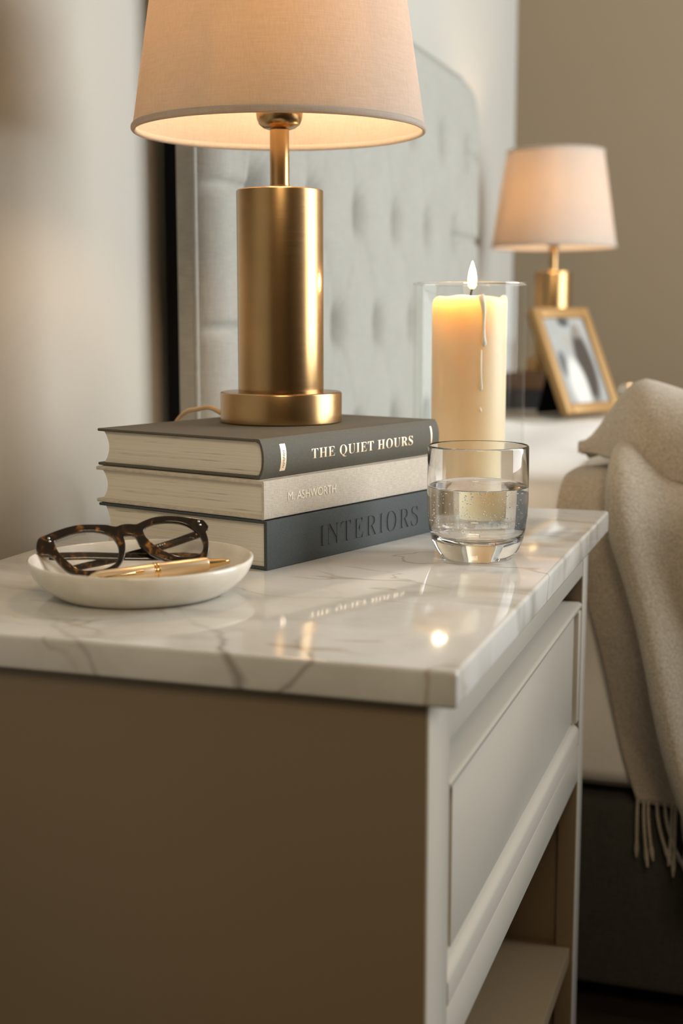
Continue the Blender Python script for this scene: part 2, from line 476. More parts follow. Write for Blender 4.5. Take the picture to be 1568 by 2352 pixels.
def nightstand(name, label, loc, full=True):
    t = thing(name, label, 'nightstand', loc)
    # marble slab
    G().box(0.0, 0.420, -0.002, 0.636, 0.5787, 0.600).build('marble_top', m_marble, t, bevel=0.0028, seg=4)
    for y0, y1, s0, s1 in ((0.008, 0.026, 0.008, 0.0575), (0.609, 0.627, 0.597, 0.627)):
        ell = [(0.012, y0), (0.4005, y0), (0.4005, s1), (0.384, s1), (0.384, y1), (0.012, y1)] if y0 < 0.1 else [(0.012, y0), (0.384, y0), (0.384, s0), (0.4005, s0), (0.4005, y1), (0.012, y1)]
        G().prism(ell, 0.0, 0.5787, 'z').build('side_panel', m_paint_shaded, t, bevel=0.0006)
        G().box(0.4005, 0.4022, s0 - 0.0002, s1, 0.0, 0.5787).build('stile', m_paint, t, bevel=0.0006)
    G().box(0.384, 0.4015, 0.0590, 0.597, 0.541, 0.5787).build('top_rail', m_paint, t, bevel=0.001)
    G().box(0.380, 0.402, 0.0575, 0.597, 0.337, 0.3725).build('lower_rail', m_paint, t, bevel=0.001)
    G().box(0.012, 0.022, 0.026, 0.609, 0.04, 0.5787).build('back_panel', m_paint_shaded, t)
    G().box(0.022, 0.398, 0.026, 0.609, 0.144, 0.162).build('shelf', m_paint_shaded, t, bevel=0.001)
    G().box(0.022, 0.398, 0.026, 0.609, 0.338, 0.350).build('divider', m_paint_shaded, t, bevel=0.001)
    # drawer: recessed panel between a finger lip and a stepped ledge
    prof = [(0.350, 0.5125), (0.350, 0.516), (0.3995, 0.516), (0.402, 0.5142), (0.402, 0.5115), (0.3985, 0.5085), (0.3935, 0.5065), (0.3830, 0.505), (0.3830, 0.4030),
            (0.3935, 0.4015), (0.3945, 0.3985), (0.3960, 0.3982), (0.3975, 0.3935), (0.3988, 0.3930), (0.4010, 0.3905), (0.402, 0.3875), (0.402, 0.374), (0.372, 0.374), (0.372, 0.5125)]
    dr = G().prism(prof, 0.0608, 0.594, 'y').build('drawer', m_paint, t, smooth=50)
    G().box(0.376, 0.3982, 0.0825, 0.5710, 0.4012, 0.5078).build('drawer_panel', m_paint, dr, bevel=0.0006)
    G().box(0.382, 0.4015, 0.5805, 0.5942, 0.3985, 0.5085).build('drawer_stile', m_paint, dr, bevel=0.0008)
    g = G()
    g.box(0.05, 0.373, 0.064, 0.074, 0.376, 0.490).box(0.05, 0.373, 0.582, 0.592, 0.376, 0.490)
    g.box(0.05, 0.062, 0.074, 0.582, 0.376, 0.490).box(0.05, 0.373, 0.074, 0.582, 0.376, 0.384)
    g.build('drawer_box', m_paint, dr)
    return t


nightstand('nightstand', 'greige painted nightstand with white marble top and recessed drawer, near side of the bed', (0, 0, 0))
nightstand('nightstand', 'second nightstand beyond the bed, holding the far lamp and photo frame', (0.014, 1.752, 0.0))

# ------------------------------------------------------------------ bed
bed = thing('bed', 'double bed with tufted grey headboard, white sheet and dark upholstered base', 'bed', (0, 0, 0))
BX0, BX1, BY0, BY1 = 0.01, 1.95, 0.765, 1.725
G().box(BX0, BX1, BY0 + 0.005, BY1 - 0.005, 0.035, 0.258).build('bed_base', m_bedbase, bed, bevel=0.012, seg=3)
for x in (0.12, 1.82):
    for y in (BY0 + 0.09, BY1 - 0.09):
        G().lathe([(0, 0), (0.018, 0), (0.024, 0.036), (0, 0.036)], 20, (x, y)).build('leg', m_black, bed)


def mat_grid(u, v):
    """mattress under its sheet: a rounded slab unrolled from hem to hem."""
    zb, zt, rr = 0.280, 0.603, 0.05
    seg = [zt - rr - zb, rr * math.pi / 2, BY1 - BY0 - 2 * rr, rr * math.pi / 2, zt - rr - zb]
    d = v * sum(seg); x = BX0 + u * (BX1 - BX0)
    if d < seg[0]: y, z, nx = BY0, zb + d, (0, -1, 0)
    elif d < sum(seg[:2]):
        a = (d - seg[0]) / rr; y, z, nx = BY0 + rr - rr * math.cos(a), zt - rr + rr * math.sin(a), (0, -math.cos(a), math.sin(a))
    elif d < sum(seg[:3]): y, z, nx = BY0 + rr + d - sum(seg[:2]), zt, (0, 0, 1)
    elif d < sum(seg[:4]):
        a = (d - sum(seg[:3])) / rr; y, z, nx = BY1 - rr + rr * math.sin(a), zt - rr + rr * math.cos(a), (0, math.sin(a), math.cos(a))
    else: y, z, nx = BY1, zt - rr - (d - sum(seg[:4])), (0, 1, 0)
    h = 0.004 * math.sin(9 * x + 5 * y) * math.sin(13 * y + 2 * x) + 0.0035 * math.sin(31 * x + 8 * z + 6 * math.sin(7 * z))
    return (x, y + nx[1] * h, z + nx[2] * h)


G().grid(mat_grid, 140, 110).build('sheet', m_sheet, bed, smooth=180, mods=(('SOLIDIFY', dict(thickness=0.004, offset=-1)),))
G().box(BX0 + 0.02, BX1 - 0.02, BY0 + 0.02, BY1 - 0.02, 0.259, 0.585).build('mattress', m_sheet, bed, bevel=0.03, seg=3)

# headboard with diamond tufting
HY0, HY1, HZ0, HZ1, HR = 0.642, 1.93, 0.06, 1.222, 0.10
HXB, HXF = -0.037, 0.007
rows = []
for k in range(-3, 2):
    z = 0.927 + 0.1535 * k
    y0 = 0.769 if k % 2 == 0 else 0.866
    rows.append((z, [y0 + 0.1905 * i for i in range(7) if y0 + 0.1905 * i < HY1 - 0.06]))
BUT = [(y, z) for z, ys in rows for y in ys]
BA = np.array(BUT)


def head_edge(z):
    if z > HZ1 - HR: return HR - math.sqrt(max(0, HR * HR - (z - HZ1 + HR) ** 2))
    return 0.0


def head_pt(u, v):
    # more samples near the rim
    z = HZ0 + (HZ1 - HZ0) * v
    e = head_edge(z) * 0.999
    a, b = HY0 + e, HY1 - e
    y = a + (b - a) * u
    d = min(y - a, b - y, HZ1 - z)
    if z > HZ1 - HR:
        for cy in (HY0 + HR, HY1 - HR):
            if (cy < 1 and y < cy) or (cy > 1 and y > cy): d = HR - math.hypot(y - cy, z - (HZ1 - HR))
    d = max(d, 0); rr = 0.036
    q = min(d / rr, 1.0); rim = math.sqrt(max(0, 1 - (1 - q) ** 2))
    # tufts: deep at the buttons, shallow along the diagonal pleats
    A = (y - 0.769) / 0.1905; B = (z - 0.927) / 0.307
    s1, s2 = A + B, A - B
    p1 = abs(s1 - round(s1)); p2 = abs(s2 - round(s2))
    ok = 1.0 if (0.72 < y < 1.87 and z < 1.09) else 0.0
    pleat = (math.exp(-(p1 / 0.035) ** 2) + math.exp(-(p2 / 0.035) ** 2)) * ok
    dd = np.hypot(BA[:, 0] - y, (BA[:, 1] - z) * 0.8).min()
    pit = 0.037 * math.exp(-(dd / 0.021) ** 2) + 0.003 * math.exp(-(dd / 0.05) ** 2)
    puff = 0.0035 * ok * min(p1 * 2, 1) ** 0.5 * min(p2 * 2, 1) ** 0.5
    edge = 0.0
    for zz, ys in rows:
        if y < ys[0]: edge = max(edge, 0.009 * math.exp(-((z - zz) / 0.006) ** 2))
        if y > ys[-1]: edge = max(edge, 0.009 * math.exp(-((z - zz) / 0.006) ** 2))
    h = (HXF - HXB) - pit * 0.95 - 0.0028 * pleat + puff - 0.002 - edge
    return (HXB + h * rim, y, z)


head = G().grid(head_pt, 250, 230).build('headboard', m_head, bed, smooth=180)
# side band and back of the headboard, following the same outline
poly = []
for k in range(13):
    a = math.pi - k * math.pi / 24; poly.append((HY0 + HR + HR * math.cos(a), HZ1 - HR + HR * math.sin(a)))
for k in range(13):
    a = math.pi / 2 - k * math.pi / 24; poly.append((HY1 - HR + HR * math.cos(a), HZ1 - HR + HR * math.sin(a)))
poly = [(HY0, HZ0)] + poly + [(HY1, HZ0)]
G().prism(poly, HXB - 0.004, HXB + 0.0165, 'x').build('headboard_back', m_head, head, smooth=40, bevel=0.002)
G().tube([(HXB + 0.0175, y, z) for y, z in poly], 0.0028, 8).build('piping', m_head, head, smooth=60)
G().prism([(y + (0.003 if y < 1 else -0.003), z - 0.003) for y, z in poly], HXB - 0.018, HXB - 0.0042, 'x').build('gap_shade', m_black, head, smooth=40)  # black sheet added behind the headboard, standing for the shade in the gap
for y in (HY0 + 0.1, HY1 - 0.1):
    G().box(HXB - 0.004, HXB + 0.03, y - 0.03, y + 0.03, 0, HZ0).build('headboard_leg', m_black, head)
bprof = [(0, 0.0045), (0.004, 0.0042), (0.008, 0.0028), (0.0105, 0.0), (0.009, -0.002)]
bg = G().lathe(bprof, 16)
bme = None
for y, z in BUT:
    if bme is None:
        b0 = bg.build('button', m_button, head, smooth=60); bme = b0.data; o = b0
    else:
        o = b0.copy(); COL.objects.link(o); o.parent = head
    x = head_pt((y - HY0 - head_edge(z)) / (HY1 - HY0 - 2 * head_edge(z)), (z - HZ0) / (HZ1 - HZ0))[0]
    o.location = (x + 0.001, y, z); o.rotation_euler = (0, R(90), 0)

# ------------------------------------------------------------------ throw over the bed edge
throw = thing('throw_blanket', 'taupe wool throw with fringe draped over the near side of the bed', 'blanket', (0, 0, 0))
# cross-section of the drape: distance along the bed edge, lift off the surface (a loose Z fold)
cs = [(0.0, 0.004), (0.02, 0.006), (0.040, 0.010), (0.055, 0.010), (0.066, 0.012), (0.071, 0.020), (0.064, 0.030), (0.056, 0.040), (0.056, 0.052),
      (0.066, 0.061), (0.080, 0.060), (0.098, 0.046), (0.115, 0.034), (0.140, 0.030), (0.165, 0.040), (0.185, 0.046), (0.205, 0.036), (0.23, 0.026), (0.28, 0.030), (0.32, 0.046), (0.36, 0.036), (0.42, 0.026), (0.48, 0.038), (0.54, 0.028), (0.60, 0.036), (0.70, 0.030)]


def catmull(P, n):
    P = [Vector(p) for p in P]; o = []
    for i in range(len(P) - 1):
        a, b, c2, d = P[max(i - 1, 0)], P[i], P[i + 1], P[min(i + 2, len(P) - 1)]
        for k in range(n):
            t = k / n
            o.append(0.5 * ((2 * b) + (c2 - a) * t + (2 * a - 5 * b + 4 * c2 - d) * t * t + (3 * b - a - 3 * c2 + d) * t ** 3))
    o.append(P[-1]); return o


CS = catmull([(a, b, 0) for a, b in cs], 5)


def throw_pt(u, v):
    k = min(int(u * (len(CS) - 1) + 1e-6), len(CS) - 1); p = CS[k]
    top, rr, zt, zb = 0.42, 0.055, 0.609, 0.262
    zb = 0.262 - 0.02 * smoothstep(0.05, 0.12, p.x)
    seg = [top, rr * math.pi / 2, zt - rr - zb]; d = v * sum(seg)
    yf = BY0 - 0.006
    if d < seg[0]: y, z, n = yf + rr + top - d, zt, (0, 0, 1)
    elif d < seg[0] + seg[1]:
        a = (d - seg[0]) / rr; y, z, n = yf + rr - rr * math.sin(a), zt - rr + rr * math.cos(a), (0, -math.sin(a), math.cos(a))
    else: y, z, n = yf, zt - rr - (d - seg[0] - seg[1]), (0, -1, 0)
    drop = max(0, zt - z)
    flare = 1 + 0.5 * smoothstep(0.0, 0.35, drop)
    lift = p.y * (0.55 + 0.45 * smoothstep(seg[0] - 0.10, seg[0] + seg[1], d)) * flare
    lift += 0.008 * math.sin(p.x * 34 + 2.2 * math.sin(d * 6) + 0.8) * smoothstep(0.02, 0.2, drop)
    lift += 0.005 * math.sin(d * 21 + p.x * 17)
    lift = max(lift, 0.002)
    x = 0.352 + p.x + 0.30 * max(0, drop - 0.03) + 0.004 * math.sin(d * 23 + p.x * 9)
    return (x, y + n[1] * lift, z + n[2] * lift)


G().grid(throw_pt, len(CS), 120).build('drape', m_throw, throw, smooth=180, fix=False, mods=(('SOLIDIFY', dict(thickness=0.005, offset=1)),))


def arch_pt(u, v):
    """bunched top layer: a loose roll arching over the mattress edge towards the right."""
    x = 0.358 + 0.62 * u
    a = math.pi * (1.02 - 1.10 * v)
    b = min(math.pi, max(0.0, a))
    hgt = 0.003 + 0.087 * smoothstep(0.0, 0.12, u) - 0.020 * smoothstep(0.13, 0.30, u)
    wid = 0.004 + 0.063 * smoothstep(0.0, 0.14, u)
    yc = 0.865 - 0.03 * smoothstep(0.0, 0.25, u)
    y = yc + wid * math.cos(a) * (1 + 0.06 * math.sin(9 * u))
    z = 0.616 + 0.018 * (1 - smoothstep(0.0, 0.2, u)) + hgt * math.sin(b) ** 0.8 * (1 + 0.05 * math.sin(14 * u + 2 * v))
    return (x, y, z + 0.003 * math.sin(20 * u + 6 * v))


G().grid(arch_pt, 70, 40).build('bunched_fold', m_throw, throw, smooth=180, fix=False, mods=(('SOLIDIFY', dict(thickness=0.007, offset=1)),))
t0 = None
for k in range(46):
    u = 0.003 + k * 0.0135 + 0.003 * random.random()
    p = Vector(throw_pt(u, 1.0))
    pts = [p + Vector((0, -0.002, 0.004))]
    sx, sy = random.uniform(-0.05, 0.35), random.uniform(-0.06, 0.06)
    ln_ = random.uniform(0.060, 0.078)
    for q in range(1, 7):
        pts.append(p + Vector((sx * ln_ * (q / 6) ** 1.6, -0.002 + sy * ln_ * q / 6, -ln_ * q / 6)))
    G().tube(pts, [0.0016, 0.0018, 0.0018, 0.0017, 0.0016, 0.0026, 0.0012], 8).build('tassel', m_throw, throw, smooth=60)

# ------------------------------------------------------------------ books
PHI = R(18)


def book(name, label, corner, W, LN, z0, z1, mat, rounded=0.0, cov=0.0024, hang=0.0035):
    """root at the spine's near lower corner; spine faces local +x, head faces -y."""
    t = thing(name, label, 'book', (corner[0], corner[1], z0), -PHI, 'hardback books stacked under the lamp')
    H = z1 - z0
    top = G().box(-W, -0.0045 if rounded else -0.0012, 0, LN, H - cov, H).build('front_cover', mat, t, bevel=0.0009, seg=3)
    G().box(-W, -0.0045 if rounded else -0.0012, 0, LN, 0.0, cov).build('back_cover', mat, t, bevel=0.0009, seg=3)
    # page block with hollow fore-edge
    n = 10; poly = []
    for k in range(n + 1):
        q = k / n; poly.append((-W + hang + 0.0055 * (1 - (2 * q - 1) ** 2) + 0.001, cov + (H - 2 * cov) * q))
    sx = -0.0036
    if rounded:
        for k in range(n + 1):
            q = 1 - k / n; poly.append((sx + (rounded - 0.0008) * (1 - (2 * q - 1) ** 2), cov + (H - 2 * cov) * q))
    else: poly += [(sx, H - cov), (sx, cov)]
    G().prism(poly, hang, LN - hang, 'y').build('page_block', m_page, t, smooth=30)
    return t, H


def spine_x(z, H, rounded):
    q = 2 * z / H - 1
    return rounded * (1 - abs(q) ** 2.4)


def spine_plate(t, H, LN, mat, rounded, thick=0.0022, cutter=None):
    n = 16 if rounded else 1
    P, I = [], []
    if rounded:
        for k in range(n + 1):
            z = H * k / n; P.append((spine_x(z, H, rounded) , z)); I.append((spine_x(z, H, rounded) - thick, z))
        I[0] = (P[0][0] - 0.0058, 0.0); I[1] = (P[1][0] - 0.0045, P[1][1] + 0.0004); I[-1] = (P[-1][0] - 0.0058, H); I[-2] = (P[-2][0] - 0.0045, P[-2][1] - 0.0004)
    else:
        e = 0.0012
        P = [(-e, 0), (0 - 0.0003, 0.0004), (0, e), (0, H - e), (-0.0003, H - 0.0004), (-e, H)]
        I = [(-thick - 0.0006, 0), (-thick - 0.0002, H * 0.02), (-thick, H * 0.06), (-thick, H * 0.94), (-thick - 0.0002, H * 0.98), (-thick - 0.0006, H)]
    poly = P + I[::-1]
    return G().prism(poly, 0.0, LN, 'y').build('spine', mat, t, smooth=35)


def put_text(t, me, name, mat, y0, z0, fx, sink=0.0):
    """letters laid on the spine: reading along +y, up +z, out +x."""
    for v in me.vertices:
        a, b, d = v.co.x, v.co.y, v.co.z
        z = z0 + b
        v.co = (fx(z) - sink + d, y0 + a, z)
    return finish(me, name, mat, t, 30)


# bottom: INTERIORS, charcoal
B1, H1 = book('book', 'thick charcoal cloth book stamped INTERIORS, lowest of the stack', (0.2176, 0.237), 0.178, 0.238, 0.600, 0.6375, m_c1)
sp = spine_plate(B1, H1, 0.238, m_c1, 0.0, thick=0.0030)
cut = text_mesh(serif('INTERIORS'), 0.1425, 0.0172, 0.003, offset=-0.012, spacing=1.12)
for v in cut.vertices:
    v.co = (-0.0007 + v.co.z, 0.0633 + v.co.x, 0.0090 + v.co.y)
co_ = bpy.data.objects.new('cut', cut); COL.objects.link(co_); co_.parent = B1
bm_ = sp.modifiers.new('stamp', 'BOOLEAN'); bm_.operation = 'DIFFERENCE'; bm_.object = co_; bm_.solver = 'EXACT'
bpy.context.view_layer.update()
nm = bpy.data.meshes.new_from_object(sp.evaluated_get(bpy.context.evaluated_depsgraph_get()))
sp.modifiers.clear()
if len(nm.vertices) > 100:
    sp.data = nm; nm.shade_smooth(); nm.set_sharp_from_angle(angle=R(25))
bpy.data.objects.remove(co_)
flo = text_mesh(serif('INTERIORS'), 0.1425, 0.0172, 0.0002, offset=-0.012, spacing=1.12)
put_text(B1, flo, 'stamped_lettering', m_deboss, 0.0633, 0.0090, lambda z: -0.00072)

# middle: M. ASHWORTH, oatmeal linen
B2, H2 = book('book', 'oatmeal linen book reading M. ASHWORTH, in the middle of the stack', (0.2149, 0.2384), 0.178, 0.240, 0.6379, 0.6672, m_c2, cov=0.0030)
spine_plate(B2, H2, 0.240, m_c2, 0.0)
put_text(B2, text_mesh('M. ASHWORTH', 0.0612, 0.0066, 0.0005, offset=0.0), 'raised_lettering', m_emboss, 0.0283, 0.0117, lambda z: 0.0)

# top: THE QUIET HOURS, taupe with rounded spine
B3, H3 = book('book', 'taupe cloth book titled THE QUIET HOURS in gold, on top of the stack', (0.2085, 0.2455), 0.172, 0.2445, 0.6676, 0.6978, m_c3, rounded=0.0045)
spine_plate(B3, H3, 0.2445, m_c3, 0.0045)
fx3 = lambda z: spine_x(z, H3, 0.0045)
put_text(B3, text_mesh(serif('THE QUIET HOURS'), 0.1435, 0.0098, 0.00025, offset=-0.008, spacing=1.08), 'gold_title', m_foil, 0.0585, 0.0090, fx3)


def foil_band(y0, y1, za, zb, name='foil_label'):
    n = 14; g = G()
    P = [(fx3(za + (zb - za) * k / n) + 0.0002, za + (zb - za) * k / n) for k in range(n + 1)]
    I = [(x - 0.0004, z) for x, z in P]
    return g.prism(P + I[::-1], y0, y1, 'y').build(name, m_foil, B3, smooth=40)


lab = foil_band(0.0203, 0.0268, 0.0046, 0.0252)
for k in range(11):      # the label's stamped marks, too small to read
    z = 0.0072 + k * 0.00125
    G().box(fx3(z), fx3(z) + 0.0004, 0.0226 + 0.0003 * (k % 2), 0.0244 + 0.0004 * (k % 3), z, z + 0.0006).build('foil_mark', m_leather, lab, smooth=0)
foil_band(0.2310, 0.2330, 0.0052, 0.0248, 'foil_line')


# ------------------------------------------------------------------ table lamps
def lamp(name, label, loc, k=1.0):
    t = thing(name, label, 'lamp', loc, 0, 'brass table lamps with white shades')
    t.scale = (k, k, k)
    G().lathe([(0, 0), (0.0518, 0), (0.0525, 0.0008), (0.0525, 0.0245), (0.0521, 0.0255), (0.0512, 0.0261), (0.036, 0.0263), (0, 0.0263)], 96).build('base', m_brass, t, smooth=30)
    G().lathe([(0, 0.0255), (0.0365, 0.0255), (0.0368, 0.0285), (0.0368, 0.1945), (0.0366, 0.1953), (0.0358, 0.1960), (0.008, 0.1963), (0, 0.1963)], 96).build('body', m_brass, t, smooth=30)
    G().lathe([(0, 0.196), (0.0102, 0.196), (0.0104, 0.1985), (0.0085, 0.1995), (0.0082, 0.202), (0.0082, 0.249), (0, 0.249)], 48).build('stem', m_brass, t, smooth=30)
    G().lathe([(0, 0.2455), (0.0085, 0.2455), (0.0135, 0.2470), (0.0172, 0.2500), (0.0190, 0.2540), (0.0196, 0.2585), (0.0202, 0.2670), (0.0212, 0.2680), (0.0218, 0.2690), (0.0218, 0.2712), (0.0205, 0.2720), (0.0165, 0.2722), (0.0165, 0.290), (0, 0.290)], 64).build('socket', m_brass, t, smooth=30)
    G().lathe([(0, 0.2895), (0.012, 0.2895), (0.013, 0.300), (0.020, 0.312), (0.027, 0.328), (0.029, 0.342), (0.026, 0.357), (0.016, 0.368), (0, 0.3715)], 32).build('bulb', m_bulb, t, smooth=180)
    zb, zt, rb, rt = 0.2455, 0.428, 0.1224, 0.0945
    pr = []
    N = 14
    for i in range(N + 1): q = i / N; pr.append((rb + (rt - rb) * q, zb + (zt - zb) * q))
    for i in range(N + 1): q = 1 - i / N; pr.append((rb - 0.0016 + (rt - rb) * q, zb + (zt - zb) * q))
    sh = G().lathe(pr + [pr[0]], 128).build('lamp_shade', m_shade, t, smooth=60)
    for z, r in ((zb, rb), (zt, rt)):
        ring = [(rr_ + r - 0.0006, zz + z) for rr_, zz in [(0.0022 * math.cos(a), 0.0030 * math.sin(a)) for a in [2 * math.pi * i / 12 for i in range(13)]]]
        G().lathe(ring, 128).build('shade_hem', m_shade, sh, smooth=180)
    # wire carrier in the shade
    for i in range(3):
        a = 2 * math.pi * i / 3 + 0.5
        G().tube([(0.0165 * math.cos(a), 0.0165 * math.sin(a), 0.284), (0.104 * math.cos(a), 0.104 * math.sin(a), 0.352)], 0.0012, 8).build('shade_carrier', m_brass, sh)
    return t


lamp('table_lamp', 'large brass cylinder table lamp with white shade standing on the book stack', (0.1648, 0.408, 0.6980))
lamp('table_lamp', 'smaller blurred brass lamp on the far nightstand, behind the photo frame', (0.111, 2.125, 0.6740), 1.03)
# lamp cord behind the near lamp
tag(G().tube(catmull([(0.105, 0.425, 0.7005), (0.085, 0.437, 0.7065), (0.066, 0.449, 0.7035), (0.0508, 0.462, 0.7005), (0.034, 0.476, 0.690), (0.010, 0.49, 0.66), (-0.02, 0.50, 0.60), (-0.03, 0.50, 0.35)], 6), 0.0022, 10).build('lamp_cord', m_cord, smooth=60),
    'tan lamp cord looping off the top book behind the lamp', 'cord')

# ------------------------------------------------------------------ candle in its glass
HC = (0.296, 0.558)
vz = 0.6002
vp = [(0, 0.0), (0.049, 0.0), (0.0515, 0.0012), (0.0525, 0.0035), (0.0525, 0.2160), (0.0522, 0.2176), (0.0516, 0.2180), (0.0510, 0.2176), (0.0508, 0.2160), (0.0508, 0.0075), (0.0485, 0.0060), (0.046, 0.0054), (0, 0.0054)]
vase = G().lathe(vp, 96).build('hurricane_vase', m_vase, smooth=50); vase.location = (HC[0], HC[1], vz)
tag(vase, 'tall clear glass cylinder vase holding the lit candle', 'vase')
G().lathe([(0.0517 + 0.0011 * math.cos(a), 0.2178 + 0.0011 * math.sin(a)) for a in [2 * math.pi * i / 12 for i in range(13)]], 128).build('rim', m_glass, vase, smooth=180)
cz = vz + 0.0056
ct = thing('candle', 'cream pillar candle with wax drips burning inside the tall glass cylinder', 'candle', (HC[0], HC[1], cz))
CH = 0.2000
n = 72
wax_v, wax_f = [], []
prof = [(0.0, 0.0), (0.0335, 0.0), (0.0345, 0.001)] + [(0.0348, CH * q) for q in (0.1, 0.3, 0.5, 0.7, 0.85, 0.95)] + [(0.0347, CH - 0.004), (0.0338, CH - 0.0012), (0.0322, CH), (0.030, CH - 0.0004), (0.027, CH - 0.003), (0.02, CH - 0.005), (0.01, CH - 0.0058), (0, CH - 0.006)]
wg = G().lathe(prof, n)
for i, (x, y, z) in enumerate(wg.v):
    r_ = math.hypot(x, y)
    if z > CH - 0.008 and r_ > 0.015:
        a = math.atan2(y, x)
        z += 0.0012 * math.sin(3 * a + 1) + 0.0008 * math.sin(7 * a)
        if r_ > 0.026: z += 0.0028 * math.exp(-((a + 1.05) / 0.30) ** 2)
    wg.v[i] = (x, y, z)
wg.build('wax', m_wax, ct, smooth=60)
# drips on the side facing the room
DA = -1.05


def on_wax(da, z, lift=0.0): return ((0.0346 + lift) * math.cos(DA + da), (0.0346 + lift) * math.sin(DA + da), z)


G().tube([on_wax(0.0, CH + 0.0015), on_wax(0.06, CH - 0.006), on_wax(0.09, CH - 0.015), on_wax(0.085, CH - 0.028), on_wax(0.09, CH - 0.036), on_wax(0.10, CH - 0.0425), on_wax(0.10, CH - 0.0450)],
         [0.0030, 0.0026, 0.0018, 0.0014, 0.0017, 0.0028, 0.0008], 12).build('wax_drip', m_drip, ct, smooth=180)
G().tube([on_wax(0.03, CH - 0.048), on_wax(0.015, CH - 0.060), on_wax(0.03, CH - 0.074), on_wax(0.03, CH - 0.083), on_wax(0.03, CH - 0.0850)],
         [0.0007, 0.0011, 0.0009, 0.0020, 0.0006], 10).build('wax_drip', m_drip, ct, smooth=180)
G().tube([on_wax(0.02, CH - 0.100), on_wax(0.03, CH - 0.1035), on_wax(0.03, CH - 0.1048)], [0.0006, 0.0015, 0.0005], 10).build('wax_drip', m_drip, ct, smooth=180)
G().tube([(0, 0, CH - 0.0075), (0.0002, 0, CH - 0.002), (0.0010, 0.0005, CH + 0.004), (0.0024, 0.0012, CH + 0.0105)], [0.0011, 0.0011, 0.001, 0.0008], 10).build('wick', m_wick, ct, smooth=60)
fp = [(0, 0), (0.0022, 0.0008), (0.0036, 0.003), (0.0041, 0.0060), (0.0039, 0.0105), (0.0031, 0.0160), (0.0020, 0.0200), (0.0009, 0.0236), (0, 0.0258)]
fl = G().lathe(fp, 24).build('flame', m_flame, ct, smooth=180); fl.location = (0.0020, 0.0010, CH + 0.0075)
pl = bpy.data.lights.new('candle_light', 'POINT'); pl.energy = 0.42; pl.color = (1.0, 0.72, 0.45); pl.shadow_soft_size = 0.006
po = bpy.data.objects.new('candle_light', pl); COL.objects.link(po); po.location = (HC[0], HC[1], cz + CH + 0.021)

# ------------------------------------------------------------------ tumbler of water
TC = (0.3535, 0.3435); tz = 0.6002
gt = thing('drinking_glass', 'short clear glass tumbler half full of water on the marble', 'glass', (TC[0], TC[1], tz))
op = [(0, 0.0056), (0.0085, 0.0054), (0.0108, 0.0040), (0.0122, 0.0010), (0.0140, 0.0), (0.0265, 0.0), (0.0283, 0.0010), (0.0305, 0.0036), (0.0335, 0.0085), (0.0362, 0.0155), (0.0381, 0.024), (0.0392, 0.034), (0.0397, 0.046), (0.0397, 0.062), (0.0394, 0.0875)]
ip = [(0.0391, 0.0886), (0.0387, 0.0889), (0.0383, 0.0886), (0.0382, 0.0870), (0.0383, 0.062), (0.0380, 0.046), (0.0373, 0.037), (0.0357, 0.0290), (0.0325, 0.0225), (0.0270, 0.0178), (0.0180, 0.0150), (0.0100, 0.0142), (0.0080, 0.0152), (0, 0.0156)]
G().lathe(op + ip, 128).build('tumbler', m_glass, gt, smooth=45)
wl = 0.0566
wp = [(0, 0.0155), (0.0080, 0.0151), (0.0100, 0.0141), (0.0180, 0.0149), (0.0271, 0.0177), (0.0326, 0.0224), (0.0358, 0.0289), (0.0374, 0.0369), (0.0381, 0.046), (0.03837, wl + 0.0006), (0.0379, wl + 0.0002), (0.036, wl - 0.0003), (0.03, wl - 0.0005), (0, wl - 0.0005)]
wt = G().lathe(wp, 128).build('water', m_water, gt, smooth=45)
bg = G(); random.seed(3)
ico = bmesh.new(); bmesh.ops.create_icosphere(ico, subdivisions=1, radius=1.0); iv = [v.co.copy() for v in ico.verts]; iff = [tuple(v.index for v in f.verts) for f in ico.faces]; ico.free()
cnt = 0
while cnt < 290:
    a = random.uniform(0, 2 * math.pi); r_ = 0.035 * math.sqrt(random.random()); z = random.uniform(0.020, 0.053)
    lim = 0.0365 if z > 0.036 else 0.026 + (z - 0.018) * 0.5
    if r_ > lim - 0.001: continue
    s_ = random.choice([0.00025, 0.00033, 0.00042, 0.00052])
    bg.add([(r_ * math.cos(a) + p.x * s_, r_ * math.sin(a) + p.y * s_, z + p.z * s_) for p in iv], iff); cnt += 1
bo = bg.build('bubbles', m_bub, wt, smooth=180, fix=False); bo['kind'] = 'stuff'

# ------------------------------------------------------------------ plate, pen, spectacles
PC = (0.164, 0.136)
pp = [(0, 0.0022), (0.047, 0.0022), (0.0485, 0.0), (0.0545, 0.0), (0.0570, 0.0010), (0.0620, 0.0040), (0.0685, 0.0092), (0.0730, 0.0145), (0.0757, 0.0195), (0.0768, 0.0228), (0.0768, 0.0244), (0.0756, 0.0252), (0.0740, 0.0244), (0.0718, 0.0200), (0.0680, 0.0142), (0.0630, 0.0095), (0.0570, 0.0066), (0.048, 0.0056), (0.03, 0.0055), (0, 0.0055)]
pg = G().lathe(pp, 96)
pg.v = [(x * (1 + 0.008 * math.sin(3 * math.atan2(y, x) + 1)), y * (1 + 0.008 * math.sin(3 * math.atan2(y, x) + 1)), z + (0.0007 * math.sin(2 * math.atan2(y, x)) if z > 0.015 else 0)) for x, y, z in pg.v]
pla = pg.build('trinket_dish', m_ceram, smooth=60); pla.location = (PC[0], PC[1], 0.6001)
tag(pla, 'shallow cream glazed dish holding eyeglasses and a gold pen', 'dish')

